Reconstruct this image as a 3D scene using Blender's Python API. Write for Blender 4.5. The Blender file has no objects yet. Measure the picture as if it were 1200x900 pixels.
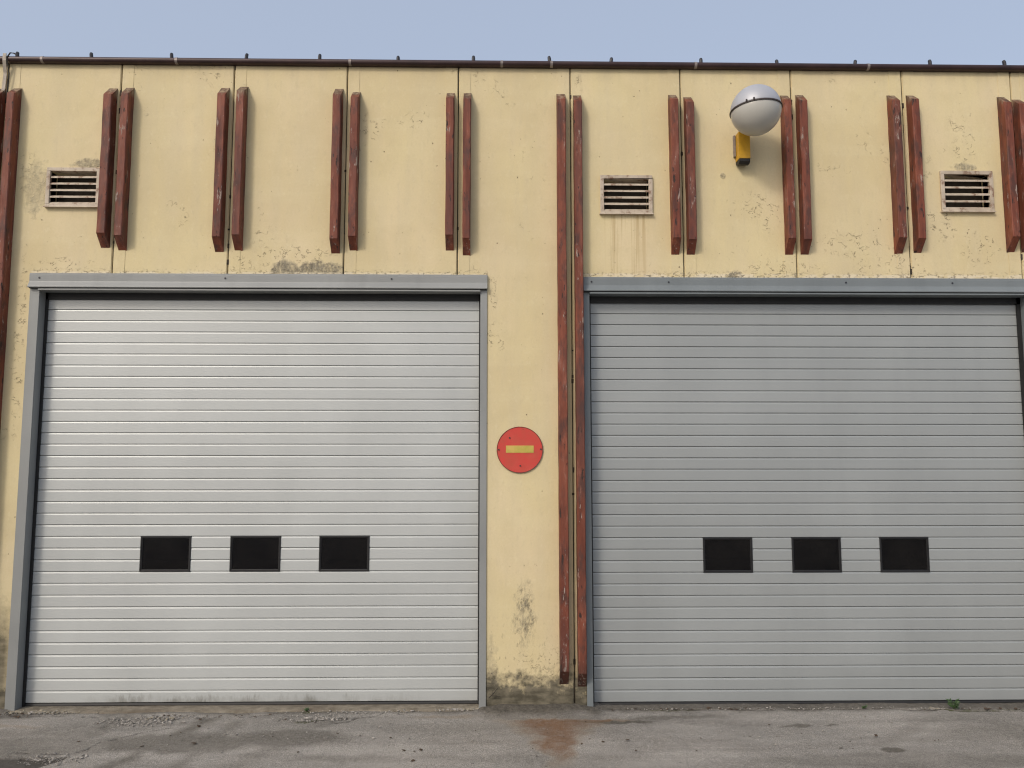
import bpy, bmesh, math, random
import numpy as np
from mathutils import Vector, Matrix
R = math.radians
random.seed(7); rng = np.random.default_rng(11)
S = bpy.context.scene
C = S.collection

# ---------------------------------------------------------------- camera, sky, sun, exposure
cd = bpy.data.cameras.new('camera'); cam = bpy.data.objects.new('camera', cd); C.objects.link(cam)
cam.location = (0, -6.3, 1.975); cam.rotation_euler = (R(95.476), 0, R(-0.979))
cd.sensor_width = 36; cd.lens = 27.0; cd.clip_start = 0.05; cd.clip_end = 3000
S.camera = cam
S.cycles.use_denoising = True; S.cycles.filter_width = 1.15; S.cycles.max_bounces = 6; S.cycles.diffuse_bounces = 3; S.cycles.glossy_bounces = 3

SUN_EL, SUN_ROT = R(36), R(-143)
SUN_STRENGTH, SUN_ANGLE, SKY_STRENGTH, EXPOSURE = 1.2, R(9.0), 0.14, 0.05
to_sun = Vector((math.sin(SUN_ROT)*math.cos(SUN_EL), math.cos(SUN_ROT)*math.cos(SUN_EL), math.sin(SUN_EL)))
w = bpy.data.worlds.new('World'); S.world = w; w.use_nodes = True
wt = w.node_tree; wt.nodes.clear()
wo = wt.nodes.new('ShaderNodeOutputWorld'); bg = wt.nodes.new('ShaderNodeBackground')
sky = wt.nodes.new('ShaderNodeTexSky'); sky.sky_type = 'NISHITA'; sky.sun_disc = False
sky.sun_elevation = SUN_EL; sky.sun_rotation = SUN_ROT; sky.altitude = 50
sky.air_density = 1.0; sky.dust_density = 8.0; sky.ozone_density = 1.0
veil = wt.nodes.new('ShaderNodeMix'); veil.data_type = 'RGBA'          # thin even veil of high cloud
veil.inputs[0].default_value = 0.50; veil.inputs[7].default_value = (4.7, 5.35, 6.6, 1)
wt.links.new(sky.outputs[0], veil.inputs[6]); wt.links.new(veil.outputs[2], bg.inputs[0])
bg.inputs[1].default_value = SKY_STRENGTH; wt.links.new(bg.outputs[0], wo.inputs[0])
sl = bpy.data.lights.new('sun', 'SUN'); sl.energy = SUN_STRENGTH; sl.angle = SUN_ANGLE; sl.color = (1.0, 0.94, 0.86)
so = bpy.data.objects.new('sun', sl); C.objects.link(so)
so.rotation_euler = to_sun.to_track_quat('Z', 'Y').to_euler(); so.location = (-6, -12, 10)
S.view_settings.view_transform = 'Standard'; S.view_settings.look = 'None'
S.view_settings.exposure = EXPOSURE; S.view_settings.gamma = 1

# ---------------------------------------------------------------- node helper
class NT:
    def __init__(s, name):
        s.m = bpy.data.materials.new(name); s.m.use_nodes = True; s.t = s.m.node_tree
        s.b = s.t.nodes['Principled BSDF']; s.geo = s.t.nodes.new('ShaderNodeNewGeometry')
        s.P = s.geo.outputs['Position']
        sx = s.t.nodes.new('ShaderNodeSeparateXYZ'); s.t.links.new(s.P, sx.inputs[0])
        s.x, s.y, s.z = sx.outputs
    def put(s, sock, v):
        if isinstance(v, bpy.types.NodeSocket): s.t.links.new(v, sock)
        elif v is not None:
            if isinstance(v, (tuple, list)) and len(v) == 3 and sock.type == 'RGBA': v = (*v, 1)
            sock.default_value = v
    def math(s, op, a, b=None, c=None, clamp=False):
        n = s.t.nodes.new('ShaderNodeMath'); n.operation = op; n.use_clamp = clamp
        for i, v in enumerate((a, b, c)):
            if v is not None: s.put(n.inputs[i], v)
        return n.outputs[0]
    def vec(s, sc, off=(0, 0, 0)):
        n = s.t.nodes.new('ShaderNodeMapping'); s.t.links.new(s.P, n.inputs[0])
        n.inputs['Scale'].default_value = sc; n.inputs['Location'].default_value = off
        return n.outputs[0]
    def noise(s, scale=1, stretch=(1, 1, 1), det=4, rough=.55, off=(0, 0, 0), dist=0, color=False):
        n = s.t.nodes.new('ShaderNodeTexNoise'); s.put(n.inputs['Vector'], s.vec(stretch, off))
        n.inputs['Scale'].default_value = scale; n.inputs['Detail'].default_value = det
        n.inputs['Roughness'].default_value = rough; n.inputs['Distortion'].default_value = dist
        return n.outputs[1 if color else 0]
    def vor(s, scale, stretch=(1, 1, 1), feat='F1', off=(0, 0, 0), vec=None, out=0):
        n = s.t.nodes.new('ShaderNodeTexVoronoi'); n.feature = feat
        s.put(n.inputs['Vector'], vec or s.vec(stretch, off)); n.inputs['Scale'].default_value = scale
        return n.outputs[out]
    def step(s, v, a, b, lo=0., hi=1.):
        n = s.t.nodes.new('ShaderNodeMapRange'); n.clamp = True; s.put(n.inputs[0], v)
        for i, q in enumerate((a, b, lo, hi)): n.inputs[i+1].default_value = q
        return n.outputs[0]
    def mix(s, f, a, b):
        n = s.t.nodes.new('ShaderNodeMix'); n.data_type = 'RGBA'; s.put(n.inputs[0], f)
        s.put(n.inputs[6], a); s.put(n.inputs[7], b); return n.outputs[2]
    def mul(s, *a):
        r = a[0]
        for v in a[1:]: r = s.math('MULTIPLY', r, v)
        return r
    def add(s, *a):
        r = a[0]
        for v in a[1:]: r = s.math('ADD', r, v)
        return r
    def mx(s, *a):
        r = a[0]
        for v in a[1:]: r = s.math('MAXIMUM', r, v)
        return r
    def blob(s, cx, cz, rx, rz, warp, amt=.8, a='x', b='z', soft=.35):
        u = s.math('DIVIDE', s.math('SUBTRACT', getattr(s, a), cx), rx)
        v = s.math('DIVIDE', s.math('SUBTRACT', getattr(s, b), cz), rz)
        d = s.math('SQRT', s.add(s.mul(u, u), s.mul(v, v)))
        d = s.add(d, s.math('MULTIPLY', s.math('SUBTRACT', warp, .5), amt*2))
        return s.step(d, 1, 1-soft)
    def attr(s, name):
        n = s.t.nodes.new('ShaderNodeAttribute'); n.attribute_name = name; return n.outputs['Fac']
    def bump(s, h, dist=.003, strength=1., normal=None):
        n = s.t.nodes.new('ShaderNodeBump'); n.inputs['Strength'].default_value = strength
        n.inputs['Distance'].default_value = dist; s.put(n.inputs['Height'], h)
        if normal is not None: s.put(n.inputs['Normal'], normal)
        return n.outputs[0]
    def done(s, col=None, rough=None, metal=None, normal=None, spec=None):
        if col is not None: s.put(s.b.inputs['Base Color'], col)
        if rough is not None: s.put(s.b.inputs['Roughness'], rough)
        if metal is not None: s.put(s.b.inputs['Metallic'], metal)
        if normal is not None: s.put(s.b.inputs['Normal'], normal)
        if spec is not None: s.put(s.b.inputs['Specular IOR Level'], spec)
        return s.m

# ---------------------------------------------------------------- materials
def mat_wall():
    n = NT('yellow_painted_concrete')
    big = n.noise(.9, det=3); mid = n.noise(5, det=5, off=(3, 1, 7)); fine = n.noise(60, det=5, rough=.7)
    streak = n.noise(6, (1, 1, .12), det=4, off=(9, 0, 2)); band = n.noise(7, (.12, 1, 1), det=3, off=(1, 5, 2))
    c = n.mix(n.step(big, .38, .62), (.655, .558, .325), (.595, .495, .290))
    c = n.mix(n.step(n.noise(1.7, (1, 1, .6), det=4, off=(12, 0, 5)), .45, .66, 0, .55), c, (.69, .575, .38))
    c = n.mix(n.step(streak, .42, .75, 0, .50), c, (.55, .475, .32))
    c = n.mix(n.step(band, .5, .8, 0, .30), c, (.70, .62, .40))
    c = n.mix(n.step(mid, .52, .78, 0, .45), c, (.55, .46, .265))
    c = n.mix(n.step(fine, .40, .68, 0, .16), c, (.47, .39, .22))
    c = n.mix(n.step(n.noise(24, (1, 1, .5), det=5, rough=.7, off=(1, 2, 8)), .54, .72, 0, .40), c, (.50, .42, .27))
    c = n.mix(n.step(n.noise(19, (1, 1, .7), det=5, rough=.7, off=(6, 2, 1)), .56, .74, 0, .26), c, (.76, .69, .47))
    # brighter repainting under the lintel-height left vent
    # specks and pock marks, clustered
    clus = n.mx(n.step(n.noise(2.6, det=3, off=(4, 4, 4)), .56, .66), n.mul(n.step(n.z, 1.1, .5), .8))
    v1 = n.step(n.vor(26, (1, 1, .8)), .10, .04); v2 = n.step(n.vor(9, (1, 1, .7), off=(2, 2, 5)), .055, .025)
    pick = n.step(n.noise(13, off=(0, 9, 0)), .55, .6)
    speck = n.mx(n.mul(v1, clus, pick), n.mul(n.step(n.vor(34, (1, 1, .7), off=(6, 1, 2)), .13, .06), n.step(n.noise(2.1, det=4, off=(14, 4, 9)), .54, .64), n.step(n.noise(15, off=(3, 3, 8)), .5, .56)), n.mul(v2, n.step(n.noise(3, off=(7, 7, 1)), .45, .55)))
    # thin paint cracks in sparse patches
    cn = n.noise(15, (1, 1, 1.3), det=3, rough=.6, off=(2, 6, 9))
    cr = n.step(n.math('ABSOLUTE', n.math('SUBTRACT', cn, .5)), .011, .004)
    warp = n.noise(14, det=6, rough=.65, off=(5, 3, 3))
    crz = n.step(n.noise(2.3, det=4, off=(1, 8, 6)), .61, .68)
    crz = n.mx(crz, n.blob(2.95, 3.78, .3, .12, warp), n.blob(4.08, 3.73, .17, .16, warp), n.blob(3.75, 4.02, .16, .07, warp),
               n.blob(.66, 5.1, .07, .14, warp), n.blob(-3.62, 3.56, .3, .07, warp), n.blob(-3.93, 2.9, .05, .9, warp),
               n.blob(2.4, 3.55, .35, .09, warp), n.blob(3.42, 3.56, .18, .1, warp), n.blob(-1.7, 3.66, .35, .09, warp),
               n.blob(-.06, 3.33, .05, .18, warp), n.mul(n.blob(.40, .35, .25, .16, warp), .7))
    crack = n.mul(cr, crz, n.step(n.noise(17, det=4, off=(2, 2, 2)), .50, .56))
    # chipped paint along the top edge of the door flashings
    edge = n.mul(n.step(n.z, 3.545, 3.475), n.step(n.z, 3.45, 3.47), n.step(n.noise(40, (.7, 1, 1.3), det=5, rough=.7), .555, .61), n.step(n.x, -3.95, -3.85))
    # dirt and bare render
    grey = n.mx(n.blob(-1.50, 3.50, .24, .115, warp, .5, soft=.2), n.blob(-1.78, 3.51, .14, .12, warp, .4, soft=.25), n.blob(1.98, 3.49, .075, .06, warp, .6),
                n.mul(n.blob(-3.86, 4.22, .12, .26, warp, .9), .5), n.mul(n.blob(-3.44, 4.43, .16, .05, warp, .8), .8),
                n.mul(n.blob(.21, .72, .10, .30, warp, 1.2, soft=.7), n.step(n.noise(34, (1, 1, .35), det=5, rough=.75, off=(2, 7, 7)), .42, .58), .9), n.mul(n.blob(3.98, 4.45, .13, .04, warp, .9), .7),
                n.mul(n.blob(1.90, 4.36, .025, .03, warp, .3), .8), n.mul(n.blob(-.1, .25, .1, .35, warp, 1.2), .35))
    grey = n.mul(grey, n.step(n.noise(26, (1, 1, .6), det=5, rough=.7, off=(9, 9, 1)), .36, .56, .35, 1.0))
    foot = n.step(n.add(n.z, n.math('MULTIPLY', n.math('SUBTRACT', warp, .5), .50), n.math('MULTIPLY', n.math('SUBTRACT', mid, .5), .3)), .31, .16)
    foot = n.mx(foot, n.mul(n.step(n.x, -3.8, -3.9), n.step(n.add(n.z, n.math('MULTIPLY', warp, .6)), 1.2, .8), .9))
    splash = n.mul(n.step(n.z, .85, .2), n.step(n.noise(45, (1, 1, .5), det=3), .60, .66), .7)
    # rust runs below the middle vent
    runs = n.mul(n.step(n.noise(17, (1, 1, .02), det=4, rough=.75, off=(.35, 0, 0)), .49, .66), n.step(n.math('ABSOLUTE', n.math('SUBTRACT', n.x, 1.08)), .2, .14),
                 n.step(n.z, 3.4, 3.95, .45, 1.), n.step(n.z, 4.04, 4.02))
    runs = n.mx(runs, n.mul(n.step(n.noise(26, (1, 1, .02), det=1, off=(.1, 0, 0)), .56, .66), n.step(n.math('ABSOLUTE', n.math('SUBTRACT', n.x, 1.07)), .19, .15), n.step(n.z, 3.35, 3.95, .2, 1.), n.step(n.z, 4.04, 4.02)))
    top = n.mul(n.step(n.z, 5.16, 5.30), n.step(streak, .35, .65), .35)
    c = n.mix(n.mul(runs, .62), c, (.30, .18, .055))
    c = n.mix(top, c, (.42, .34, .21))
    c = n.mix(n.mul(speck, .75), c, (.17, .12, .075))
    c = n.mix(n.mul(splash, .8), c, (.2, .16, .1))
    gcol = n.mix(n.step(warp, .3, .7), (.20, .175, .125), (.36, .32, .23))
    c = n.mix(grey, c, gcol)
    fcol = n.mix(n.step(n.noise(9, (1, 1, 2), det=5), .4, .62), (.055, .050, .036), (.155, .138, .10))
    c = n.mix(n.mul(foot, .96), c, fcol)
    pal = n.mul(n.step(n.add(n.z, n.math('MULTIPLY', warp, .03)), 3.530, 3.518), n.step(n.z, 3.46, 3.47), n.step(n.noise(9, (1, 1, 3), det=4, off=(1, 1, 1)), .42, .52), .75)
    overd = n.mx(n.mul(n.step(n.x, -3.88, -3.86), n.step(n.x, -.08, -.10)), n.step(n.x, .69, .71))
    pal = n.mul(pal, overd); edge = n.mul(edge, overd)
    c = n.mix(pal, c, (.70, .62, .46))
    c = n.mix(n.mul(n.mx(crack, edge), .75), c, (.16, .12, .08))
    h = n.add(n.math('MULTIPLY', fine, .25), n.math('MULTIPLY', mid, .6), n.math('MULTIPLY', n.mx(speck, crack, edge), -1.2), n.mul(grey, n.step(n.noise(16, det=5, rough=.7, off=(4, 4, 4)), .3, .7, -1.0, 3.5)))
    return n.done(c, .82, 0, n.bump(h, .0035), .3)

def mat_batten():
    n = NT('weathered_oxide_red_timber')
    a = n.noise(4, (4, 4, .6), det=5, rough=.65); b = n.noise(26, (1, 1, .22), det=5, rough=.7, off=(3, 3, 1)); f = n.noise(3, det=3, off=(5, 5, 5))
    c = n.mix(n.step(a, .35, .65), (.120, .031, .017), (.225, .066, .036))
    c = n.mix(n.step(n.noise(2.2, (3, 3, .5), off=(8, 1, 4)), .48, .68, 0, .7), c, (.085, .035, .028))
    c = n.mix(n.mul(n.step(b, .52, .68), n.step(a, .4, .6), .55), c, (.34, .19, .15))
    c = n.mix(n.mul(n.step(n.noise(11, (1, 1, .35), det=5, rough=.7, off=(6, 2, 8)), .50, .62), .75), c, (.065, .032, .026))
    low = n.step(n.z, 1.3, .2)
    flake = n.step(n.add(b, n.math('MULTIPLY', low, .09), n.math('MULTIPLY', n.step(f, .45, .65), .075)), .665, .69)
    c = n.mix(n.mul(flake, .85), c, (.36, .29, .245))
    pits = n.step(n.noise(34, (1, 1, .25), det=4, off=(1, 9, 3)), .645, .67)
    c = n.mix(pits, c, (.04, .022, .018))
    c = n.mix(n.mul(n.step(n.add(n.z, n.math('MULTIPLY', b, .3)), .62, .40), .72), c, (.040, .022, .017))
    c = n.mix(n.mul(n.step(n.noise(75, (1.3, 1, .35), det=5, rough=.75, off=(4, 8, 1)), .575, .62), n.step(n.noise(7, (1, 1, .4), det=3, off=(2, 2, 2)), .42, .56), n.step(n.z, .9, .35)), c, (.33, .29, .25))
    t = n.step(n.add(n.z, n.math('MULTIPLY', b, .16)), 5.07, 5.13)
    c = n.mix(n.mul(t, .9), c, n.mix(n.step(b, .45, .6), (.09, .06, .04), (.30, .23, .155)))
    h = n.add(n.math('MULTIPLY', b, .7), n.math('MULTIPLY', flake, .5), n.math('MULTIPLY', pits, -.8))
    return n.done(c, n.step(b, .4, .7, .55, .8), 0, n.bump(h, .003), .35)

def mat_metal(name, col, metal, rough, emb=.0006, dirt=.12, var=.04, foot=False):
    n = NT(name)
    v = n.noise(1.1, det=4); st = n.noise(5, (1, 1, .15), det=4, off=(4, 0, 0)); h = n.noise(90, (.25, 1, 1.6), det=3, rough=.6)
    rnd = n.t.nodes.new('ShaderNodeObjectInfo').outputs['Random']
    lo = tuple(q*(1-var*2) for q in col); hi = tuple(q*(1+var) for q in col)
    c = n.mix(n.step(v, .3, .7), lo, hi)
    c = n.mix(n.math('MULTIPLY', rnd, .22), c, tuple(q*.82 for q in col))
    c = n.mix(n.step(st, .5, .8, 0, dirt), c, tuple(q*.55 for q in col))
    c = n.mix(n.step(h, .35, .7, 0, .10), c, tuple(q*.8 for q in col))
    if foot:
        wp = n.noise(30, (1, 1, .3), det=5, rough=.7)
        g = n.mul(n.step(n.add(n.z, n.math('MULTIPLY', n.math('SUBTRACT', wp, .5), -.22)), .085, .03), n.step(n.x, -.5, -1.2), n.step(n.x, -3.4, -3.0))
        g = n.mx(g, n.step(n.z, .06, .0, 0, .35))
        g = n.mul(g, n.step(n.noise(3.1, det=3), .42, .62))
        c = n.mix(n.mul(g, .62), c, (.12, .11, .085))
    return n.done(c, n.step(v, .3, .7, rough-.03, rough+.05), metal, n.bump(h, emb), .5)

def mat_simple(name, col, rough=.6, metal=0, var=.25, bump=.0008, scale=20):
    n = NT(name); a = n.noise(scale, det=5, rough=.6)
    c = n.mix(n.step(a, .35, .7), tuple(q*(1-var) for q in col), tuple(q*(1+var*.5) for q in col))
    return n.done(c, rough, metal, n.bump(a, bump))

def mat_vent():
    n = NT('cream_painted_vent_metal'); a = n.noise(14, det=5, rough=.65); b = n.noise(40, (1, 1, .3), det=3)
    c = n.mix(n.step(a, .35, .7), (.53, .455, .36), (.40, .33, .25))
    r = n.step(n.add(a, n.math('MULTIPLY', b, .3)), .69, .78)
    c = n.mix(n.mul(n.step(n.noise(6, det=4, off=(3, 3, 3)), .45, .65), .4), n.mix(n.mul(r, .8), c, (.18, .085, .05)), (.27, .21, .15))
    return n.done(c, .6, 0, n.bump(a, .001))

def mat_sign_red():
    n = NT('faded_red_enamel'); a = n.noise(9, det=5); s = n.step(n.vor(20, off=(1, 1, 2)), .1, .05)
    c = n.mix(n.step(a, .35, .68), (.56, .055, .045), (.46, .075, .05))
    c = n.mix(n.mul(s, n.step(a, .5, .6), .8), c, (.15, .03, .025))
    c = n.mix(n.step(n.noise(3, off=(2, 5, 1)), .5, .7, 0, .4), c, (.60, .12, .085))
    return n.done(c, .5, 0, n.bump(a, .0006), .3)

def mat_sign_yellow():
    n = NT('faded_yellow_enamel'); a = n.noise(14, det=5)
    c = n.mix(n.step(a, .4, .65), (.56, .40, .10), (.42, .36, .06))
    return n.done(c, .55, 0, n.bump(a, .0005))

def mat_ground():
    n = NT('old_asphalt')
    fine = n.noise(150, det=4, rough=.75); med = n.noise(34, det=5, rough=.65, off=(3, 3, 0)); big = n.noise(1.6, (.7, 1.2, 1), det=5, off=(7, 2, 0))
    drift = n.noise(2.3, (.35, 1.6, 1), det=5, rough=.6, off=(1, 6, 0))
    c = n.mix(n.step(big, .35, .66), (.255, .240, .215), (.415, .388, .350))
    c = n.mix(n.step(drift, .46, .70, 0, .8), c, (.18, .165, .146))
    c = n.mix(n.step(med, .45, .72, 0, .55), c, (.43, .405, .365))
    st = n.step(n.vor(95, out=0), .15, .45)
    c = n.mix(n.step(fine, .36, .56, .8, 0), c, (.10, .093, .083))
    c = n.mix(n.mul(n.step(fine, .56, .68), .7), c, (.56, .54, .50))
    blk = n.mul(n.step(n.vor(7, (1, 2.2, 1), off=(2, 1, 0)), .085, .06), n.step(n.noise(5, off=(1, 1, 0)), .48, .55))
    bl2 = n.mul(n.step(n.vor(19, (.8, 2.4, 1), off=(5, 1, 0)), .12, .08), n.step(n.noise(4, off=(8, 1, 0)), .5, .56))
    c = n.mix(n.mul(n.mx(blk, bl2), .75), c, (.055, .047, .04))
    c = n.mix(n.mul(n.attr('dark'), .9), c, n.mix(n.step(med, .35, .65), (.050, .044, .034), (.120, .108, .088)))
    c = n.mix(n.mul(n.attr('patch'), .95), c, n.mix(n.step(med, .4, .7), (.07, .063, .055), (.10, .093, .083)))
    c = n.mix(n.mul(n.attr('pale'), n.step(fine, .45, .6), .7), c, (.40, .375, .33))
    c = n.mix(n.mul(n.attr('rust'), n.step(med, .3, .7, .9, .65)), c, n.mix(n.step(n.attr('rust'), .3, .8), (.24, .175, .105), (.170, .088, .042)))
    c = n.mix(n.attr('crack'), c, (.03, .026, .022))
    c = n.mix(n.mul(n.attr('moss'), n.step(med, .35, .6)), c, (.07, .075, .03))
    h = n.add(n.math('MULTIPLY', fine, .6), n.math('MULTIPLY', med, .7), n.math('MULTIPLY', st, .3))
    return n.done(c, .88, 0, n.bump(h, .006), .25)

def mat_sill():
    n = NT('old_concrete_sill'); a = n.noise(12, det=6, rough=.65); b = n.noise(4, (.4, 1, 1), det=4, off=(2, 0, 0)); f = n.noise(90, det=3)
    c = n.mix(n.step(a, .35, .65), (.13, .11, .08), (.25, .22, .17))
    c = n.mix(n.step(b, .5, .65, 0, .7), c, (.085, .062, .04))
    c = n.mix(n.mul(n.step(n.x, 3.7, 3.9), n.step(a, .4, .5), .7), c, (.12, .06, .035))
    return n.done(c, .9, 0, n.bump(n.add(a, f), .006))

M = dict(
    wall=mat_wall(), batten=mat_batten(), vent=mat_vent(), red=mat_sign_red(), yellow=mat_sign_yellow(), ground=mat_ground(), sill=mat_sill(),
    slat_light=mat_metal('light_grey_coated_steel', (.475, .495, .485), .14, .40, foot=True),
    slat_dark=mat_metal('mid_grey_coated_steel', (.325, .345, .345), .14, .40, foot=False),
    frame=mat_metal('grey_painted_steel', (.265, .275, .27), .1, .5, emb=.0008, dirt=.4, var=.08),
    frame2=mat_metal('blue_grey_painted_steel', (.190, .215, .225), .1, .5, emb=.0008, dirt=.4, var=.08),
    seal=mat_simple('black_rubber', (.012, .012, .012), .6), dark=mat_simple('dark_void_sealant', (.050, .038, .026), .95, var=.4),
    lip=mat_simple('charcoal_window_frame', (.013, .013, .014), .45), gutter=mat_simple('brown_black_gutter_metal', (.042, .020, .020), .45, .2, var=.35, scale=6),
    clip=mat_simple('dark_clip_metal', (.018, .018, .026), .5), zinc=mat_simple('dull_zinc', (.28, .24, .22), .5, .3),
    silver=mat_simple('silver_lamp_shell', (.42, .43, .46), .48, .2, var=.06, bump=.0003, scale=7),
    opal=mat_simple('dusty_opal_acrylic', (.47, .46, .42), .28, 0, var=.07, bump=.0001, scale=4),
    ring=mat_simple('brown_rubber_ring', (.045, .032, .028), .6), boxy=mat_simple('ochre_yellow_enamel', (.56, .31, .018), .45, var=.15),
    inner=mat_simple('interior_grey', (.05, .05, .05), .9), strip=mat_simple('grey_lead_strip', (.40, .35, .29), .7, var=.35),
    stone=mat_simple('crushed_stone', (.36, .335, .30), .9, var=.6, scale=40), leafm=mat_simple('weed_leaf', (.05, .095, .028), .6, var=.35, scale=60),
    litter=mat_simple('dry_leaf_litter', (.07, .045, .028), .9, var=.4, scale=50), twig=mat_simple('dry_twig', (.035, .03, .024), .9),
    roof=mat_simple('roof_felt', (.09, .085, .08), .9), crumb=mat_simple('crumbled_render', (.30, .265, .20), .95, var=.35, scale=30))

n = NT('tinted_window_pane')                                            # dark tinted acrylic: mostly clear-dark with a weak sheen
gl = n.t.nodes.new('ShaderNodeBsdfGlossy'); gl.inputs['Roughness'].default_value = .06; gl.inputs['Color'].default_value = (.5, .5, .55, 1)
tr = n.t.nodes.new('ShaderNodeBsdfTransparent'); tr.inputs['Color'].default_value = (.25, .25, .29, 1)
ms = n.t.nodes.new('ShaderNodeMixShader'); ms.inputs[0].default_value = .045
n.t.links.new(tr.outputs[0], ms.inputs[1]); n.t.links.new(gl.outputs[0], ms.inputs[2])
df = n.t.nodes.new('ShaderNodeBsdfDiffuse'); n.put(df.inputs['Color'], n.mix(n.noise(9, det=5), (.05, .045, .035), (.12, .11, .095)))
m2 = n.t.nodes.new('ShaderNodeMixShader'); n.put(m2.inputs[0], n.step(n.noise(4, det=4, off=(3, 1, 2)), .3, .7, .01, .07))
n.t.links.new(ms.outputs[0], m2.inputs[1]); n.t.links.new(df.outputs[0], m2.inputs[2])
n.t.links.new(m2.outputs[0], n.t.nodes['Material Output'].inputs['Surface']); M['pane'] = n.m

# ---------------------------------------------------------------- mesh helpers
def link(name, me, mat=None, parent=None, **props):
    o = bpy.data.objects.new(name, me); C.objects.link(o)
    if mat is not None and not me.materials: me.materials.append(mat)
    o.parent = parent
    for k, v in props.items(): o[k] = v
    return o
def fin(bm, name, smooth=False, bevel=0):
    if bevel:
        es = [e for e in bm.edges if len(e.link_faces) == 2 and e.calc_face_angle() > .6]
        bmesh.ops.bevel(bm, geom=es, offset=bevel, segments=2, affect='EDGES', clamp_overlap=True)
    bmesh.ops.recalc_face_normals(bm, faces=bm.faces)
    me = bpy.data.meshes.new(name); bm.to_mesh(me); bm.free()
    if smooth:
        for p in me.polygons: p.use_smooth = True
    return me
def box(bm, x0, x1, y0, y1, z0, z1):
    v = [bm.verts.new(p) for p in ((x0, y0, z0), (x1, y0, z0), (x1, y1, z0), (x0, y1, z0), (x0, y0, z1), (x1, y0, z1), (x1, y1, z1), (x0, y1, z1))]
    for f in ((0, 1, 5, 4), (1, 2, 6, 5), (2, 3, 7, 6), (3, 0, 4, 7), (4, 5, 6, 7), (3, 2, 1, 0)): bm.faces.new([v[i] for i in f])
def boxme(name, *a, bevel=0):
    bm = bmesh.new(); box(bm, *a); return fin(bm, name, bevel=bevel)
def prof(bm, pts, x0, x1):                                              # closed (y,z) outline extruded along x
    a = [bm.verts.new((x0, y, z)) for y, z in pts]; b = [bm.verts.new((x1, y, z)) for y, z in pts]; k = len(pts)
    for i in range(k): bm.faces.new((a[i], a[(i+1) % k], b[(i+1) % k], b[i]))
    bm.faces.new(a[::-1]); bm.faces.new(b)
def disc(bm, cx, cz, r, y0, y1, seg=48):
    a = [bm.verts.new((cx+r*math.cos(t), y0, cz+r*math.sin(t))) for t in np.linspace(0, 2*math.pi, seg, endpoint=False)]
    b = [bm.verts.new((v.co.x, y1, v.co.z)) for v in a]
    bm.faces.new(a); bm.faces.new(b[::-1])
    for i in range(seg): bm.faces.new((a[i], b[i], b[(i+1) % seg], a[(i+1) % seg]))
def tube(bm, pts, rad, seg=8):
    rings = []
    for i, p in enumerate(pts):
        p = Vector(p); d = (Vector(pts[min(i+1, len(pts)-1)])-Vector(pts[max(i-1, 0)])).normalized()
        u = d.orthogonal().normalized(); v = d.cross(u); r = rad[i] if isinstance(rad, (list, tuple)) else rad
        rings.append([bm.verts.new(p+u*r*math.cos(t)+v*r*math.sin(t)) for t in np.linspace(0, 2*math.pi, seg, endpoint=False)])
    for a, b in zip(rings, rings[1:]):
        for j in range(seg): bm.faces.new((a[j], a[(j+1) % seg], b[(j+1) % seg], b[j]))
    bm.faces.new(rings[0][::-1]); bm.faces.new(rings[-1])
def empty(name, loc, label, cat, group=None):
    o = bpy.data.objects.new(name, None); C.objects.link(o); o.location = loc; o.empty_display_size = .2
    o['label'] = label; o['category'] = cat
    if group: o['group'] = group
    return o

# value noise for the ground relief
def vnoise(x, y, seed=0, octv=4, rough=.5):
    out = np.zeros_like(x); amp = 1.; tot = 0
    for o in range(octv):
        f = 2.**o; xi = np.floor(x*f).astype(np.int64); yi = np.floor(y*f).astype(np.int64); u = x*f-xi; v = y*f-yi
        u = u*u*(3-2*u); v = v*v*(3-2*v)
        def h(a, b):
            q = (a*374761393+b*668265263+(seed+o*17)*362437) & 0xffffffff
            q = ((q ^ (q >> 13))*1274126177) & 0xffffffff
            return ((q ^ (q >> 16)) & 0xffff)/65535.
        out += amp*((h(xi, yi)*(1-u)+h(xi+1, yi)*u)*(1-v)+(h(xi, yi+1)*(1-u)+h(xi+1, yi+1)*u)*v); tot += amp; amp *= rough
    return out/tot

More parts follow.
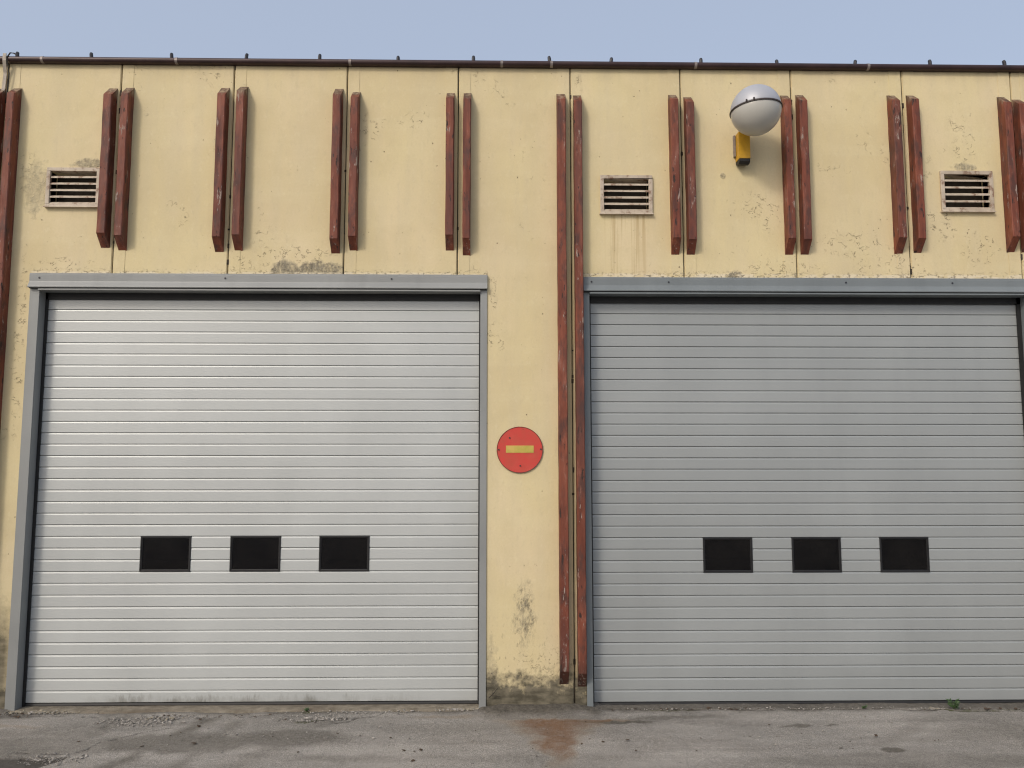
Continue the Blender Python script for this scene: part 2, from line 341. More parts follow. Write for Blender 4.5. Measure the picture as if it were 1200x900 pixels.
# ---------------------------------------------------------------- ground
D1 = dict(x0=-3.862, x1=-.100, top=3.491, cov=3.366, head=3.346, px0=-3.765, px1=-.168, zb=.026, slat=3.208, wx=(-2.9115, -2.185, -1.4625), wz=(1.075, 1.336), seam=3.785)
D2 = dict(x0=.704, x1=4.500, top=3.476, cov=3.352, head=3.332, px0=.772, px1=4.412, zb=.010, slat=3.187, wx=(1.685, 2.4205, 3.152), wz=(1.043, 1.309))
def ground():
    fx = np.arange(-4.9, 4.9001, .0125); fy = np.arange(-1.9, .1201, .0125)
    far = np.array([.05, .15, .4, 1, 2, 4, 8, 16, 35, 80, 180, 400, 900])
    xs = np.concatenate([-4.9-far[::-1], fx, 4.9+far]); ys = np.concatenate([-1.9-far[::-1], fy, .12+far])
    X, Y = np.meshgrid(xs, ys)
    near = np.clip((Y+2.2)/.5, 0, 1)*np.clip((5.2-np.abs(X))/.5, 0, 1)
    n1 = vnoise(X*2, Y*2, 1, 4); n2 = vnoise(X*14, Y*14, 2, 3); n3 = vnoise(X*45, Y*45, 5, 2)
    Z = ((n1-.5)*.022+(n2-.5)*.006+(n3-.5)*.003)*near-.006
    wx = X+(vnoise(X*8, Y*8, 9, 4)-.5)*.20; wy = Y+(vnoise(X*8, Y*8, 19, 4)-.5)*.14
    pier = np.clip((.80-wx)/.12, 0, 1)*np.clip((wx+.16)/.12, 0, 1)
    foot = np.clip((wy+.20)/.20, 0, 1)
    Z += foot*pier*.035+np.clip((wy+.14)/.14, 0, 1)*np.clip((-3.8-wx)/.1, 0, 1)*.03
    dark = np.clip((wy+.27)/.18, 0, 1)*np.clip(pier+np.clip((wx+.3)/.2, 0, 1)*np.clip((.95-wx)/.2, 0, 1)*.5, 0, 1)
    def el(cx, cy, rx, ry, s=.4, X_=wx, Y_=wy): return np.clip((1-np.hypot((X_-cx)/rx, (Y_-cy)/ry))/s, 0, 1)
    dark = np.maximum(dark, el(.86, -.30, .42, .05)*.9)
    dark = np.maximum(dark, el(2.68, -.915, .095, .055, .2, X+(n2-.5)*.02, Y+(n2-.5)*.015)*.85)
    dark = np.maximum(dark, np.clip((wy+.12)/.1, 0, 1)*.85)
    for q in ((-2.25, -.70, .75, .22, .65), (-1.5, -.62, .5, .22, .6), (-3.3, -.75, .8, .25, .4), (2.9, -1.1, 1.6, .16, .35), (3.9, -.6, .9, .2, .3), (2.2, -.42, .14, .03, .7), (2.46, -.42, .06, .02, .7), (1.35, -.22, .5, .05, .5), (-3.9, -.1, .4, .1, .6), (3.1, -.7, .9, .06, .25), (-.9, -1.0, .8, .07, .25)):
        dark = np.maximum(dark, el(*q[:4])*q[4])
    cx = .40+(vnoise(X*0+3, Y*5, 4, 2)-.5)*.06; hw = np.where(wy > -1.1, .38*np.clip(1-(-wy-.24)/.66, 0, 1)**1.1+.13, .13)
    hw = np.nan_to_num(hw, nan=.05)
    rust = np.clip(1-(np.abs(wx-cx)/hw)**1.6, 0, 1)**1.1*np.clip((-.22-wy)/.06, 0, 1)*np.clip((wy+1.22)/.35, 0, 1)
    rust = np.maximum(rust, el(.72, -.255, .33, .035)*.75)
    rust = np.maximum(rust, el(-.42, -.17, .30, .045)*.32); rust = np.maximum(rust, el(-4.0, -.33, .7, .05)*.4)
    rust = np.clip(rust*(.55+1.0*vnoise(X*11, Y*11, 33, 5, .65)), 0, 1)
    # sunken dark patch, front left
    ex = -2.865+(Y+.93)*.55+(n2-.5)*.02; ey = -.925+(n2-.5)*.03
    pin = ((X < ex) & (Y < ey) & (Y > -1.9)).astype(float)
    Z -= pin*.014
    def seg(pts, wdt, j=.02):
        d = np.full_like(X, 9.)
        for (a, b), (c, e) in zip(pts, pts[1:]):
            L = (c-a)**2+(e-b)**2; t = np.clip(((X-a)*(c-a)+(Y-b)*(e-b))/L, 0, 1)
            d = np.minimum(d, np.hypot(X-a-t*(c-a)+(n2-.5)*j*3, Y-b-t*(e-b)+(vnoise(X*14, Y*14, 77, 3)-.5)*j*3))
        return np.clip((wdt-d)/(wdt*.6), 0, 1)
    crack = np.maximum.reduce([seg([(-3.3, -.84), (-2.95, -.87), (-2.82, -.84), (-2.78, -.69), (-2.55, -.47), (-2.35, -.36)], .010),
                               seg([(-1.45, -.26), (-1.2, -.30), (-1.05, -.21), (-.86, -.06), (-.3, -.02)], .012),
                               seg([(-3.3, -.93), (-2.87, -.925), (-3.05, -1.25)], .012),
                               seg([(3.1, -.05), (3.6, -.11), (4.7, -.10)], .012, .012), seg([(.85, .0), (1.9, -.06), (2.6, -.04), (3.1, -.06)], .010, .012),
                               seg([(-3.75, -.10), (-3.1, -.12), (-2.75, -.20), (-2.45, -.17), (-2.0, -.13), (-1.6, -.12), (-1.3, -.16)], .013, .03),
                               seg([(-2.95, -.38), (-2.6, -.24), (-2.3, -.20)], .010, .04), seg([(-1.6, -.20), (-1.3, -.24), (-1.1, -.22), (-.7, -.10)], .012, .04)])
    crack *= (vnoise(X*6, Y*6, 55, 2) > .30)
    Z -= crack*.016
    pale = np.maximum.reduce([el(-2.72, -.33, .28, .09, .6), el(-1.40, -.22, .30, .08, .6), el(-2.93, -1.0, .3, .09, .6)*(1-pin), el(-.3, .0, .2, .04, .6)])
    pale *= (vnoise(X*40, Y*40, 21, 2) > .48)
    moss = np.maximum.reduce([el(3.65, -.09, .25, .03), el(-1.47, -.03, .08, .03), el(-1.45, -.27, .1, .03), el(4.2, -.09, .4, .02), el(1.4, -.05, .3, .02)*.8])
    Z -= np.clip(dark-.5, 0, 1)*.0
    def streak(x0, y0, x1, y1, wd):
        L = (x1-x0)**2+(y1-y0)**2; t = np.clip(((X-x0)*(x1-x0)+(Y-y0)*(y1-y0))/L, 0, 1)
        d = np.hypot(X-x0-t*(x1-x0), Y-y0-t*(y1-y0)); return np.clip(1-d/wd+(vnoise(X*9, Y*9, 91, 4)-.5)*1.5, 0, 1)*np.clip(1-d/(wd*1.7), 0, 1)**.5
    for q in ((-2.20, -.22, -2.55, -1.3, .13, .75), (-1.95, -.25, -2.1, -1.3, .10, .5), (-1.25, -.25, -1.75, -1.2, .14, .4), (-3.6, -.45, -2.9, -.55, .14, .45), (-2.85, -.1, -2.9, -.4, .12, .5), (3.2, -.35, 2.2, -1.2, .10, .3), (4.3, -.3, 3.6, -1.3, .2, .4)):
        dark = np.maximum(dark, streak(*q[:5])*q[5])
    ny, nx = X.shape
    idx = np.arange(nx*ny).reshape(ny, nx)
    q = np.stack([idx[:-1, :-1], idx[:-1, 1:], idx[1:, 1:], idx[1:, :-1]], -1).reshape(-1, 4)
    co = np.stack([X, Y, Z], -1).reshape(-1, 3).astype(np.float32)
    me = bpy.data.meshes.new('ground'); me.vertices.add(len(co)); me.vertices.foreach_set('co', co.ravel())
    me.loops.add(q.size); me.loops.foreach_set('vertex_index', q.ravel().astype(np.int32))
    me.polygons.add(len(q)); me.polygons.foreach_set('loop_start', np.arange(0, q.size, 4, dtype=np.int32))
    me.update(); me.validate(); me.polygons.foreach_set('use_smooth', np.ones(len(q), bool))
    for nm, a in (('dark', dark), ('rust', rust), ('patch', pin), ('crack', crack), ('pale', pale), ('moss', moss)):
        at = me.attributes.new(nm, 'FLOAT', 'POINT'); at.data.foreach_set('value', a.ravel().astype(np.float32))
    link('ground', me, M['ground'], kind='structure')
ground()

# ---------------------------------------------------------------- building
B = empty('garage_building', (0, 4, 0), 'yellow concrete panel garage with red vertical battens, two roller doors and dark roof gutter', 'building')
B.location = (0, 0, 0)
J = [-7.03, -6.07, -5.115, -4.160, -3.207, -2.256, -1.296, -.350, .606, 1.553, 2.508, 3.474, 4.425, 5.38, 6.335, 7.29]
VENTS = [(-3.777, -3.334, 4.054, 4.390), (.853, 1.293, 4.019, 4.354), (3.760, 4.207, 4.054, 4.411)]
HOLES = [(D1['x0']+.004, D1['x1']-.004, -.5, D1['top']-.02), (D2['x0']+.004, D2['x1']-.004, -.5, D2['top']-.02)] + [(a+.03, b-.03, c+.03, d-.03) for a, b, c, d in VENTS]
ZT = 5.31
def panel(x0, x1):
    hs = [h for h in HOLES if h[0] < x1 and h[1] > x0]
    g = .0045; x0 += g; x1 -= g
    def cuts(lo, hi, vals): return sorted({lo, hi, *[v for v in vals if lo+1e-4 < v < hi-1e-4]})
    cx = cuts(x0, x1, [v for h in hs for v in h[:2]]); cz = cuts(-.1, ZT, [v for h in hs for v in h[2:]])
    ins = lambda x, z: x0 < x < x1 and -.1 < z < ZT and not any(h[0] < x < h[1] and h[2] < z < h[3] for h in hs)
    bm = bmesh.new(); cache = {}
    def V(x, y, z):
        k = (round(x, 5), y, round(z, 5))
        if k not in cache: cache[k] = bm.verts.new((x, y, z))
        return cache[k]
    yb = .09
    for i in range(len(cx)-1):
        for k in range(len(cz)-1):
            a, b, c, d = cx[i], cx[i+1], cz[k], cz[k+1]; mx_, mz = (a+b)/2, (c+d)/2
            if not ins(mx_, mz): continue
            bm.faces.new((V(a, 0, c), V(b, 0, c), V(b, 0, d), V(a, 0, d))); bm.faces.new((V(a, yb, d), V(b, yb, d), V(b, yb, c), V(a, yb, c)))
            for (p, q, ox, oz) in (((a, c), (a, d), a-1e-3, mz), ((b, d), (b, c), b+1e-3, mz), ((b, c), (a, c), mx_, c-1e-3), ((a, d), (b, d), mx_, d+1e-3)):
                if not ins(ox, oz): bm.faces.new((V(p[0], 0, p[1]), V(q[0], 0, q[1]), V(q[0], yb, q[1]), V(p[0], yb, p[1])))
    bmesh.ops.recalc_face_normals(bm, faces=bm.faces)
    es = [e for e in bm.edges if len(e.link_faces) == 2 and e.calc_face_angle() > .6 and all(abs(v.co.y) < 1e-6 for v in e.verts)]
    bmesh.ops.bevel(bm, geom=es, offset=.004, segments=2, affect='EDGES')
    # thin raised margins where the battens sit, 2.5 mm proud
    for xa, xb in ((x0+.006, x0+.098), (x1-.106, x1-.006)):
        lo = -.1
        for h in hs:
            if h[2] < 0 and h[0] < xb and h[1] > xa:
                if h[0] > xa and h[0] < xb: xb = h[0]-.01
                elif h[1] < xb and h[1] > xa: xa = h[1]+.01
                else: lo = h[3]+.02
        zs = [lo, ZT]
        bl = [h for h in hs if h[2] > 0 and h[0]-.04 < xb and h[1]+.04 > xa]
        segs = [(lo, ZT)] if not bl else [(lo, bl[0][2]-.04), (bl[0][3]+.04, ZT)]
        if xb-xa > .02:
            for p, q in segs: box(bm, xa, xb, -.0028, .002, p, q)
    link('wall_panel', fin(bm, 'wall_panel'), M['wall'], B)
for a, b in zip(J, J[1:]): panel(a, b)
# sealant in the joints, each joint a part
for j in J[1:-1]:
    zl = 3.50 if (D1['x0'] < j < D1['x1'] or D2['x0'] < j < D2['x1']) else -.05
    bm = bmesh.new()
    z = zl
    while z < ZT-.01:
        z1 = min(ZT-.005, z+random.uniform(.05, .16)); d = random.choice((.012, .016, .022, .010)); s = random.uniform(-.0012, .0012)
        box(bm, j-.0042, j+.0042, d, .085, z, z1)
        if random.random() < .16:
            za = z+random.uniform(.0, .03); wq = random.uniform(.006, .010); sh = random.uniform(-.004, .004)
            box(bm, j-wq+sh, j+wq+sh, -.0022, .004, za, min(za+random.uniform(.012, .05), ZT-.01))
        z = z1
    link('joint_sealant', fin(bm, 'joint_sealant'), M['dark'], B)
# shell behind the facade
def core():
    bm = bmesh.new(); xa, xb = J[0], J[-1]; Y0 = .095; Y1 = .30
    segs = [(xa, D1['x0']-.01, -.1, 5.28), (D1['x1']+.01, D2['x0']-.01, -.1, 5.28), (D2['x1']+.01, xb, -.1, 5.28), (D1['x0']-.01, D1['x1']+.01, 3.52, 5.28), (D2['x0']-.01, D2['x1']+.01, 3.52, 5.28)]
    for a, b, c, d in segs:
        holes = [v for v in VENTS if a < (v[0]+v[1])/2 < b and c < v[2] < d]
        xs = sorted({a, b, *[q for v in holes for q in v[:2] if a < q < b]})
        for p, q in zip(xs, xs[1:]):
            hv = [v for v in holes if v[0] < (p+q)/2 < v[1]]
            if hv: box(bm, p, q, Y0, Y1, c, hv[0][2]); box(bm, p, q, Y0, Y1, hv[0][3], d)
            else: box(bm, p, q, Y0, Y1, c, d)
    link('wall_core', fin(bm, 'wall_core'), M['inner'], B)
    for nm, a in (('side_wall', (xa-.12, xa, 0, 9, -.1, 5.30)), ('side_wall', (xb, xb+.12, 0, 9, -.1, 5.30)), ('back_wall', (xa, xb, 8.8, 8.99, -.1, 5.28))):
        link(nm, boxme(nm, *a), M['wall'], B)
    link('roof', boxme('roof', xa-.12, xb+.12, .012, 9.02, 5.312, 5.335), M['roof'], B)
    link('floor_slab', boxme('floor_slab', xa, xb, .40, 8.8, .0, .02), M['inner'], B)
core()

# ---- battens: every red timber is a part
def batten(x, zt, zb, lean=0., wdt=.068, dep=.098):
    bm = bmesh.new(); n_ = max(8, int((zt-zb)/.12)); rings = []
    w2 = wdt/2*random.uniform(.94, 1.06); ct, cb = random.uniform(.075, .10), random.uniform(.10, .13)
    for i in range(n_+1):
        t = i/n_; zf = zb+cb+(zt-ct-zb-cb)*t; zw = zb+(zt-zb)*t
        jx = random.uniform(-.0016, .0016); jy = random.uniform(-.0015, .0015); c = .006
        o = x+lean*(t-.5)+jx
        pr = [(-w2, -.001, zw), (-w2, -dep+c+jy, zf), (-w2+c, -dep+jy, zf), (w2-c, -dep+jy, zf), (w2, -dep+c+jy, zf), (w2, -.001, zw)]
        rings.append([bm.verts.new((o+a, b, z)) for a, b, z in pr])
    for a, b in zip(rings, rings[1:]):
        for j in range(6): bm.faces.new((a[j], a[(j+1) % 6], b[(j+1) % 6], b[j]))
    bm.faces.new(rings[0]); bm.faces.new(rings[-1][::-1])
    link('batten', fin(bm, 'batten'), M['batten'], B)
BT = [(-4.205, 5.08, .17), (-4.070, 5.085, .17),
      (-3.268, 5.092, 3.706), (-3.128, 5.098, 3.686), (-2.326, 5.104, 3.676), (-2.168, 5.115, 3.690), (-1.363, 5.104, 3.668), (-1.216, 5.076, 3.694),
      (-.414, 5.074, 3.697), (-.273, 5.076, 3.656), (.522, 5.074, .18), (.662, 5.063, .16), (1.478, 5.074, 3.67), (1.611, 5.055, 3.671),
      (2.442, 5.076, 3.674), (2.575, 5.082, 3.676), (3.372, 5.084, 3.688), (3.536, 5.086, 3.695), (4.330, 5.078, 3.705), (4.462, 5.056, 3.706)]
for q in (-6.07, -5.115, 5.38, 6.335):
    long = q == 5.38
    for s in (-.07, .07): BT.append((q+s, 5.08, .17 if long else 3.69))
for x, a, b in BT: batten(x, a, b)

# ---- roof gutter with its clips
def gutter():
    pts = [(.010, 5.300), (-.002, 5.296)] + [(-.030-.026*math.cos(t), 5.322+.026*math.sin(t)*-1) for t in np.linspace(-math.pi*.5+2.6, -.9, 9)]
    arc = [(-.028+.028*math.cos(t), 5.324+.026*math.sin(t)) for t in np.linspace(R(290), R(90), 12)]
    pts = [(.010, 5.298)] + arc + [(.010, 5.350)]
    xs = [-7.1, -4.15, -1.27, .02, 1.68, 3.17, 7.35]
    for a, b in zip(xs, xs[1:]):
        bm = bmesh.new(); prof(bm, pts, a+.001, b-.001); link('gutter', fin(bm, 'gutter'), M['gutter'], B)
    for x in (-4.15, -3.86, -2.735, -1.27, .02, .445, 1.68, 3.17):
        bm = bmesh.new()
        prof(bm, [(-.028+.0305*math.cos(t), 5.324+.0285*math.sin(t)) for t in np.linspace(R(300), R(60), 12)], x-.011, x+.011)
        link('gutter_collar', fin(bm, 'gutter_collar'), M['zinc'], B)
    for x in (-6.1, -5.45, -4.78, -4.076, -3.454, -2.779, -2.152, -1.530, -.863, -.222, .429, .956, 1.729, 2.386, 3.061, 3.715, 4.365, 5.02, 5.7):
        h = random.uniform(.022, .040); t = random.uniform(-.006, .006)
        bm = bmesh.new(); tube(bm, [(x, -.030, 5.345), (x+t*.6, -.031, 5.352+h*.6), (x+t, -.026, 5.352+h)], [.015, .015, .013], 8)
        link('gutter_clip', fin(bm, 'gutter_clip'), M['clip'], B)
gutter()

# ---- louvre vents: parts of the building, frames and louvres below them
for vi, (a, b, c, d) in enumerate(VENTS):
    V0 = bpy.data.objects.new('air_vent', None); C.objects.link(V0); V0.parent = B; V0.location = ((a+b)/2, 0, c)
    V0['label'] = ('cream louvred vent tucked against a red batten at the left', 'cream louvred vent with rust runs below it', 'cream louvred vent at the right under the cracked paint')[vi]
    a -= V0.location.x; b -= V0.location.x; z0 = c; c = 0; d -= z0; f = .030
    bm = bmesh.new(); yo, yi = -.022, .075
    for q in ((a, b, yo, yi, d-f, d), (a, b, yo, yi, c, c+f*.8), (a, a+f, yo, yi, c+f*.8, d-f), (b-f, b, yo, yi, c+f*.8, d-f)): box(bm, *q)
    bmesh.ops.remove_doubles(bm, verts=bm.verts, dist=1e-5)
    me = fin(bm, 'vent_frame'); o = link('vent_frame', me, M['vent'], V0)
    bv = o.modifiers.new('b', 'BEVEL'); bv.width = .003; bv.segments = 2
    bm = bmesh.new(); prof(bm, [(-.034, c-.006), (-.030, c+.004), (0, c+.006), (0, c-.006)], a-.006, b+.004)
    link('vent_sill', fin(bm, 'vent_sill'), M['vent'], V0)
    h = (d-f-c-f*.8)/5; sm = None
    for k in range(5):
        z = c+f*.8+h*k
        if sm is None:
            bm = bmesh.new(); prof(bm, [(-.016, .001), (-.016, .013), (-.010, .018), (.006, .028), (.006, .022), (-.008, .008)], a+f+.001, b-f-.001); sm = fin(bm, 'louvre')
        o = link('louvre', sm, M['vent'], V0); o.location = (0, 0, z-.005); o.rotation_euler = (R(random.uniform(-4, 3)), 0, R(random.uniform(-.3, .3)))
    bm = bmesh.new(); box(bm, a+.02, b-.02, .12, .125, c+.01, d-.01); link('vent_back', fin(bm, 'vent_back'), M['dark'], V0)

# ---- sectional doors: part of the building, with slats, frames and windows below
def door(D, mat, label):
    x0, x1 = D['x0'], D['x1']; FM = M['frame'] if D is D1 else M['frame2']
    G = bpy.data.objects.new('garage_door', None); C.objects.link(G); G.parent = B; G.location = ((x0+x1)/2, .1, 0); G['label'] = label
    ox = -(x0+x1)/2; inv = Matrix.Translation((ox, -.1, 0))
    def part(name, bm, m, bevel=0, me=None):
        me = me or fin(bm, name, bevel=bevel); me.transform(inv); return link(name, me, m, G)
    yd = .098; h = (D['slat']-D['zb'])/34
    px0, px1 = D['px0']-.02, D['px1']+.02
    wins = [(a, a+.4035) for a in D['wx']]
    cache = {}
    def slat(xa, xb, k):
        key = (xa, xb)
        if key not in cache:
            bm = bmesh.new()
            P = [(.034, .0004), (.008, .0004), (.0060, .0014), (.0009, .0040), (0, .0055), (0, h-.0140), (.0010, h-.0125), (.0034, h-.0034), (.008, h-.0012), (.034, h-.0012)]
            prof(bm, P, xa, xb); me = fin(bm, 'door_slat'); me.transform(Matrix.Translation((ox, 0, 0))); cache[key] = me
        o = link('door_slat', cache[key], mat, G); o.location = (0, yd-.1+random.uniform(-.0005, .0005), D['zb']+h*k); o.rotation_euler = (R(random.uniform(-.45, .45)), 0, 0)
    rows = range(36)
    kw = [k for k in rows if D['wz'][0]-.02 < D['zb']+h*(k+.5) < D['wz'][1]+.02]
    for k in rows:
        if k in kw:
            e = [px0]+[q for w_ in wins for q in w_]+[px1]
            for a, b in zip(e[::2], e[1::2]): slat(a, b, k)
        else: slat(px0, px1, k)
    # windows
    zb_, zt_ = D['zb']+h*kw[0], D['zb']+h*(kw[-1]+1)
    for a, b in wins:
        bm = bmesh.new(); f = .017; y0 = yd-.007
        a_, b_, c_, d_ = a-.003, b+.003, zb_-.003, zt_+.001
        rings = []
        for (i, y) in ((0, yd+.034), (0, y0+.003), (.003, y0), (.010, y0), (.0125, y0+.005), (f, y0+.006), (f+.003, y0+.016), (f+.003, yd+.034)):
            rings.append([bm.verts.new(p) for p in ((a_+i, y, c_+i), (b_-i, y, c_+i), (b_-i, y, d_-i), (a_+i, y, d_-i))])
        for p, q in zip(rings, rings[1:]+rings[:1]):
            for j in range(4): bm.faces.new((p[j], p[(j+1) % 4], q[(j+1) % 4], q[j]))
        part('window_frame', bm, M['lip'])
        bm = bmesh.new(); box(bm, a_+f, b_-f, y0+.012, y0+.016, c_+f, d_-f); part('window_pane', bm, M['pane'])
    # guides and frame
    zt = D['head']
    bm = bmesh.new(); box(bm, px0-.03, D['px0'], yd-.018, yd-.004, 0, zt+.02); part('side_seal', bm, M['seal'])
    bm = bmesh.new(); box(bm, D['px1'], px1+.03, yd-.018, yd-.004, 0, zt+.02); part('side_seal', bm, M['seal'])
    bm = bmesh.new(); box(bm, px0-.03, px1+.03, yd-.018, yd-.005, zt-.055, zt+.02); part('top_seal_and_shade', bm, M['seal'])  # black top seal, carried lower to stand in for shade under the lintel
    bm = bmesh.new(); prof(bm, [(.04, .0), (.0, .0), (-.006, .010), (0, .024), (.04, .024)], px0, px1)
    for v in bm.verts: v.co.y += yd; v.co.z += D['zb']-.026
    part('bottom_seal', bm, M['seal'])
    fw = .070 if D is D1 else .058
    j0 = (x0, x0+(.077 if D is D1 else .048)); j1 = (x1-.055, x1)
    for a, b in (j0, j1):
        bm = bmesh.new(); box(bm, a, b, -.012, .13, -.03, D['cov']-.004); part('jamb', bm, FM, bevel=.003)
    bm = bmesh.new(); box(bm, j0[1]+.001, j1[0]-.001, -.036, .13, zt, D['cov']-.008); part('head', bm, FM, bevel=.003)
    zc, ztp = D['cov'], D['top']
    bm = bmesh.new()
    prof(bm, [(.02, ztp), (-.022, ztp-.001), (-.026, ztp-.006), (-.026, ztp-.018), (-.028, ztp-.020), (-.026, ztp-.070), (-.028, ztp-.078), (-.046, zc+.012), (-.048, zc+.006), (-.046, zc), (.02, zc)], x0-.002, x1+.002)
    part('lintel_flashing', bm, FM)
    bm = bmesh.new(); prof(bm, [(.02, .0), (-.034, .0), (-.034, -.005), (.02, -.005)], x0+.004, x1-.004)
    for v in bm.verts: v.co.z += zc-.0003
    part('shadow_gap', bm, M['seal'])
    for sx in ((.08, 1.60, 2.97) if D is D1 else (.065, .71, 2.2, 3.1)):
        bm = bmesh.new(); disc(bm, x0+sx, ztp-.045+.004*math.sin(sx*9), .0075, -.0315, -.02, 12); part('rivet', bm, M['clip'])
    return G
door(D1, M['slat_light'], 'lighter grey sectional door on the left with three black windows')
door(D2, M['slat_dark'], 'darker grey sectional door on the right with three black windows')

# ---- concrete thresholds
def threshold(x0, x1, z):
    bm = bmesh.new(); n_ = 240; a = []
    xs = np.linspace(x0, x1, n_); e = vnoise(xs*3, xs*0, 3, 4)-.5; e2 = vnoise(xs*25, xs*0+4, 8, 3)-.5
    pr = []
    for i in range(n_):
        yo = -.040+e[i]*.05+e2[i]*.02
        pr.append([bm.verts.new(p) for p in ((xs[i], yo-.012, -.02), (xs[i], yo, z-.006+e2[i]*.008), (xs[i], yo+.02, z+e[i]*.004), (xs[i], .42, z), (xs[i], .42, -.05))])
    for p, q in zip(pr, pr[1:]):
        for j in range(4): bm.faces.new((p[j], p[j+1], q[j+1], q[j]))
    me = fin(bm, 'door_threshold', smooth=True)
    link('door_threshold', me, M['sill'], kind='structure')
threshold(D1['x0']-.02, D1['x1']+.02, .005); threshold(D2['x0']-.02, D2['x1']+.02, -.016)

# ---------------------------------------------------------------- no-entry sign
SG = empty('no_entry_sign', (.171, 0, 2.039), 'faded round red no-entry sign with yellow bar on the wall between the doors', 'sign')
bm = bmesh.new(); disc(bm, 0, 0, .187, -.010, -.003, 64); link('disc', fin(bm, 'disc', bevel=.0015), M['red'], SG)
bm = bmesh.new()
t = np.linspace(0, 2*math.pi, 64, endpoint=False)
rg = [[bm.verts.new((r*math.cos(q), y, r*math.sin(q))) for q in t] for r, y in ((.1842, -.0105), (.1842, -.0125), (.1885, -.0125), (.1885, -.003))]
for p, q in zip(rg, rg[1:]):
    for j in range(64): bm.faces.new((p[j], p[(j+1) % 64], q[(j+1) % 64], q[j]))
link('rim', fin(bm, 'rim', smooth=True), mat_simple('dark_red_rim', (.13, .025, .02), .6), SG)
link('bar', boxme('bar', -.113, .113, -.0125, -.0095, -.024, .034), M['yellow'], SG)
for x, z in ((-.172, 0), (.172, .004), (.004, -.130), (-.083, .097)):
    bm = bmesh.new(); disc(bm, x, z, .007, -.0145, -.009, 12); link('screw', fin(bm, 'screw'), M['ring'], SG)

# ---------------------------------------------------------------- globe lamp
L = empty('wall_lamp', (2.061, 0, 4.43), 'round silver and white globe lamp on a yellow wall bracket', 'lamp')
cen = Vector((2.078-2.061, -.35, 4.775-4.43)); r0 = .200
rot = Matrix.Rotation(R(-3), 4, 'Y') @ Matrix.Rotation(R(-1), 4, 'X')
def cap(sign, r, n_=20, seg=56, y=0):
    bm = bmesh.new(); rings = []
    for i in range(1, n_+1):
        a = math.pi/2*i/n_; rings.append([bm.verts.new((r*math.sin(a)*math.cos(t), r*math.sin(a)*math.sin(t), sign*r*math.cos(a))) for t in np.linspace(0, 2*math.pi, seg, endpoint=False)])
    p = bm.verts.new((0, 0, sign*r))
    for j in range(seg): bm.faces.new((p, rings[0][j], rings[0][(j+1) % seg]))
    for a, b in zip(rings, rings[1:]):
        for j in range(seg): bm.faces.new((a[j], a[(j+1) % seg], b[(j+1) % seg], b[j]))
    bm.faces.new(rings[-1])
    return bm
for nm, s, r, m in (('shell', 1, r0, M['silver']), ('globe', -1, r0-.001, M['opal'])):
    bm = cap(s, r); me = fin(bm, nm, smooth=True); me.transform(Matrix.Translation(cen) @ rot); o = link(nm, me, m, L)
bm = bmesh.new(); pts = []
rr = [[], [], [], []]
for t in np.linspace(0, 2*math.pi, 72, endpoint=False):
    for k, (dr, dz) in enumerate(((-.004, -.005), (.0065, -.005), (.0065, .005), (-.004, .005))):
        rr[k].append(bm.verts.new(((r0+dr)*math.cos(t), (r0+dr)*math.sin(t), dz)))
for k in range(4):
    for j in range(72): bm.faces.new((rr[k][j], rr[k][(j+1) % 72], rr[(k+1) % 4][(j+1) % 72], rr[(k+1) % 4][j]))
me = fin(bm, 'ring', smooth=False); me.transform(Matrix.Translation(cen) @ rot); link('ring', me, M['ring'], L)
for ang in (-128, -112):
    a = R(ang); bm = bmesh.new(); q = Vector(((r0+.006)*math.cos(a), (r0+.006)*math.sin(a), .004)); box(bm, q.x-.005, q.x+.005, q.y-.006, q.y+.006, 0, .020)
    me = fin(bm, 'clip'); me.transform(Matrix.Translation(cen) @ rot); link('clip', me, M['ring'], L)
bx = -.001
me = boxme('bracket_box', bx-.048, bx+.046, -.105, -.004, .045, .275, bevel=.008); link('bracket_box', me, M['boxy'], L)
bm = bmesh.new(); prof(bm, [(-.103, .043), (-.006, .043), (-.006, .020), (-.035, .008), (-.080, .004), (-.103, .022)], bx-.046, bx+.044)
link('end_cap', fin(bm, 'end_cap', bevel=.004), M['seal'], L)
bm = bmesh.new(); tube(bm, [(bx, -.05, .265), (bx+.003, -.07, .33), (cen.x-.01, -.14, cen.z+.04), (cen.x, -.22, cen.z+.05)], .022, 12); link('arm', fin(bm, 'arm', smooth=True), M['zinc'], L)
link('wall_plate', boxme('wall_plate', bx-.066, bx-.052, -.030, -.003, .09, .275, bevel=.003), M['zinc'], L)

# ---------------------------------------------------------------- loose joint strip and wire, top left
K = empty('loose_strip', (-4.155, 0, 4.96), 'pale grey loose strip with wire hanging over the joint from the gutter, top left', 'loose strip')
bm = bmesh.new()
pts = [(-.006, -.062, 5.362), (-.004, -.066, 5.30), (-.012, -.03, 5.2), (-.022, -.024, 5.08), (-.034, -.03, 4.96)]
for a in range(1):
    rows_ = [[bm.verts.new((x+dx, y+dy, z-4.96)) for dx, dy in ((-.016, 0), (.012, 0), (.012, .006), (-.016, .006))] for x, y, z in pts]
    for p, q in zip(rows_, rows_[1:]):
        for j in range(4): bm.faces.new((p[j], p[(j+1) % 4], q[(j+1) % 4], q[j]))
    bm.faces.new(rows_[0]); bm.faces.new(rows_[-1][::-1])
link('strip', fin(bm, 'strip'), M['strip'], K)
bm = bmesh.new(); tube(bm, [(.070, -.03, .405), (.05, -.03, .420), (.025, -.04, .418), (.010, -.062, .36), (.022, -.035, .24), (.012, -.025, .1), (.004, -.028, -.02)], .0055, 6)
link('wire', fin(bm, 'wire', smooth=True), M['twig'], K)

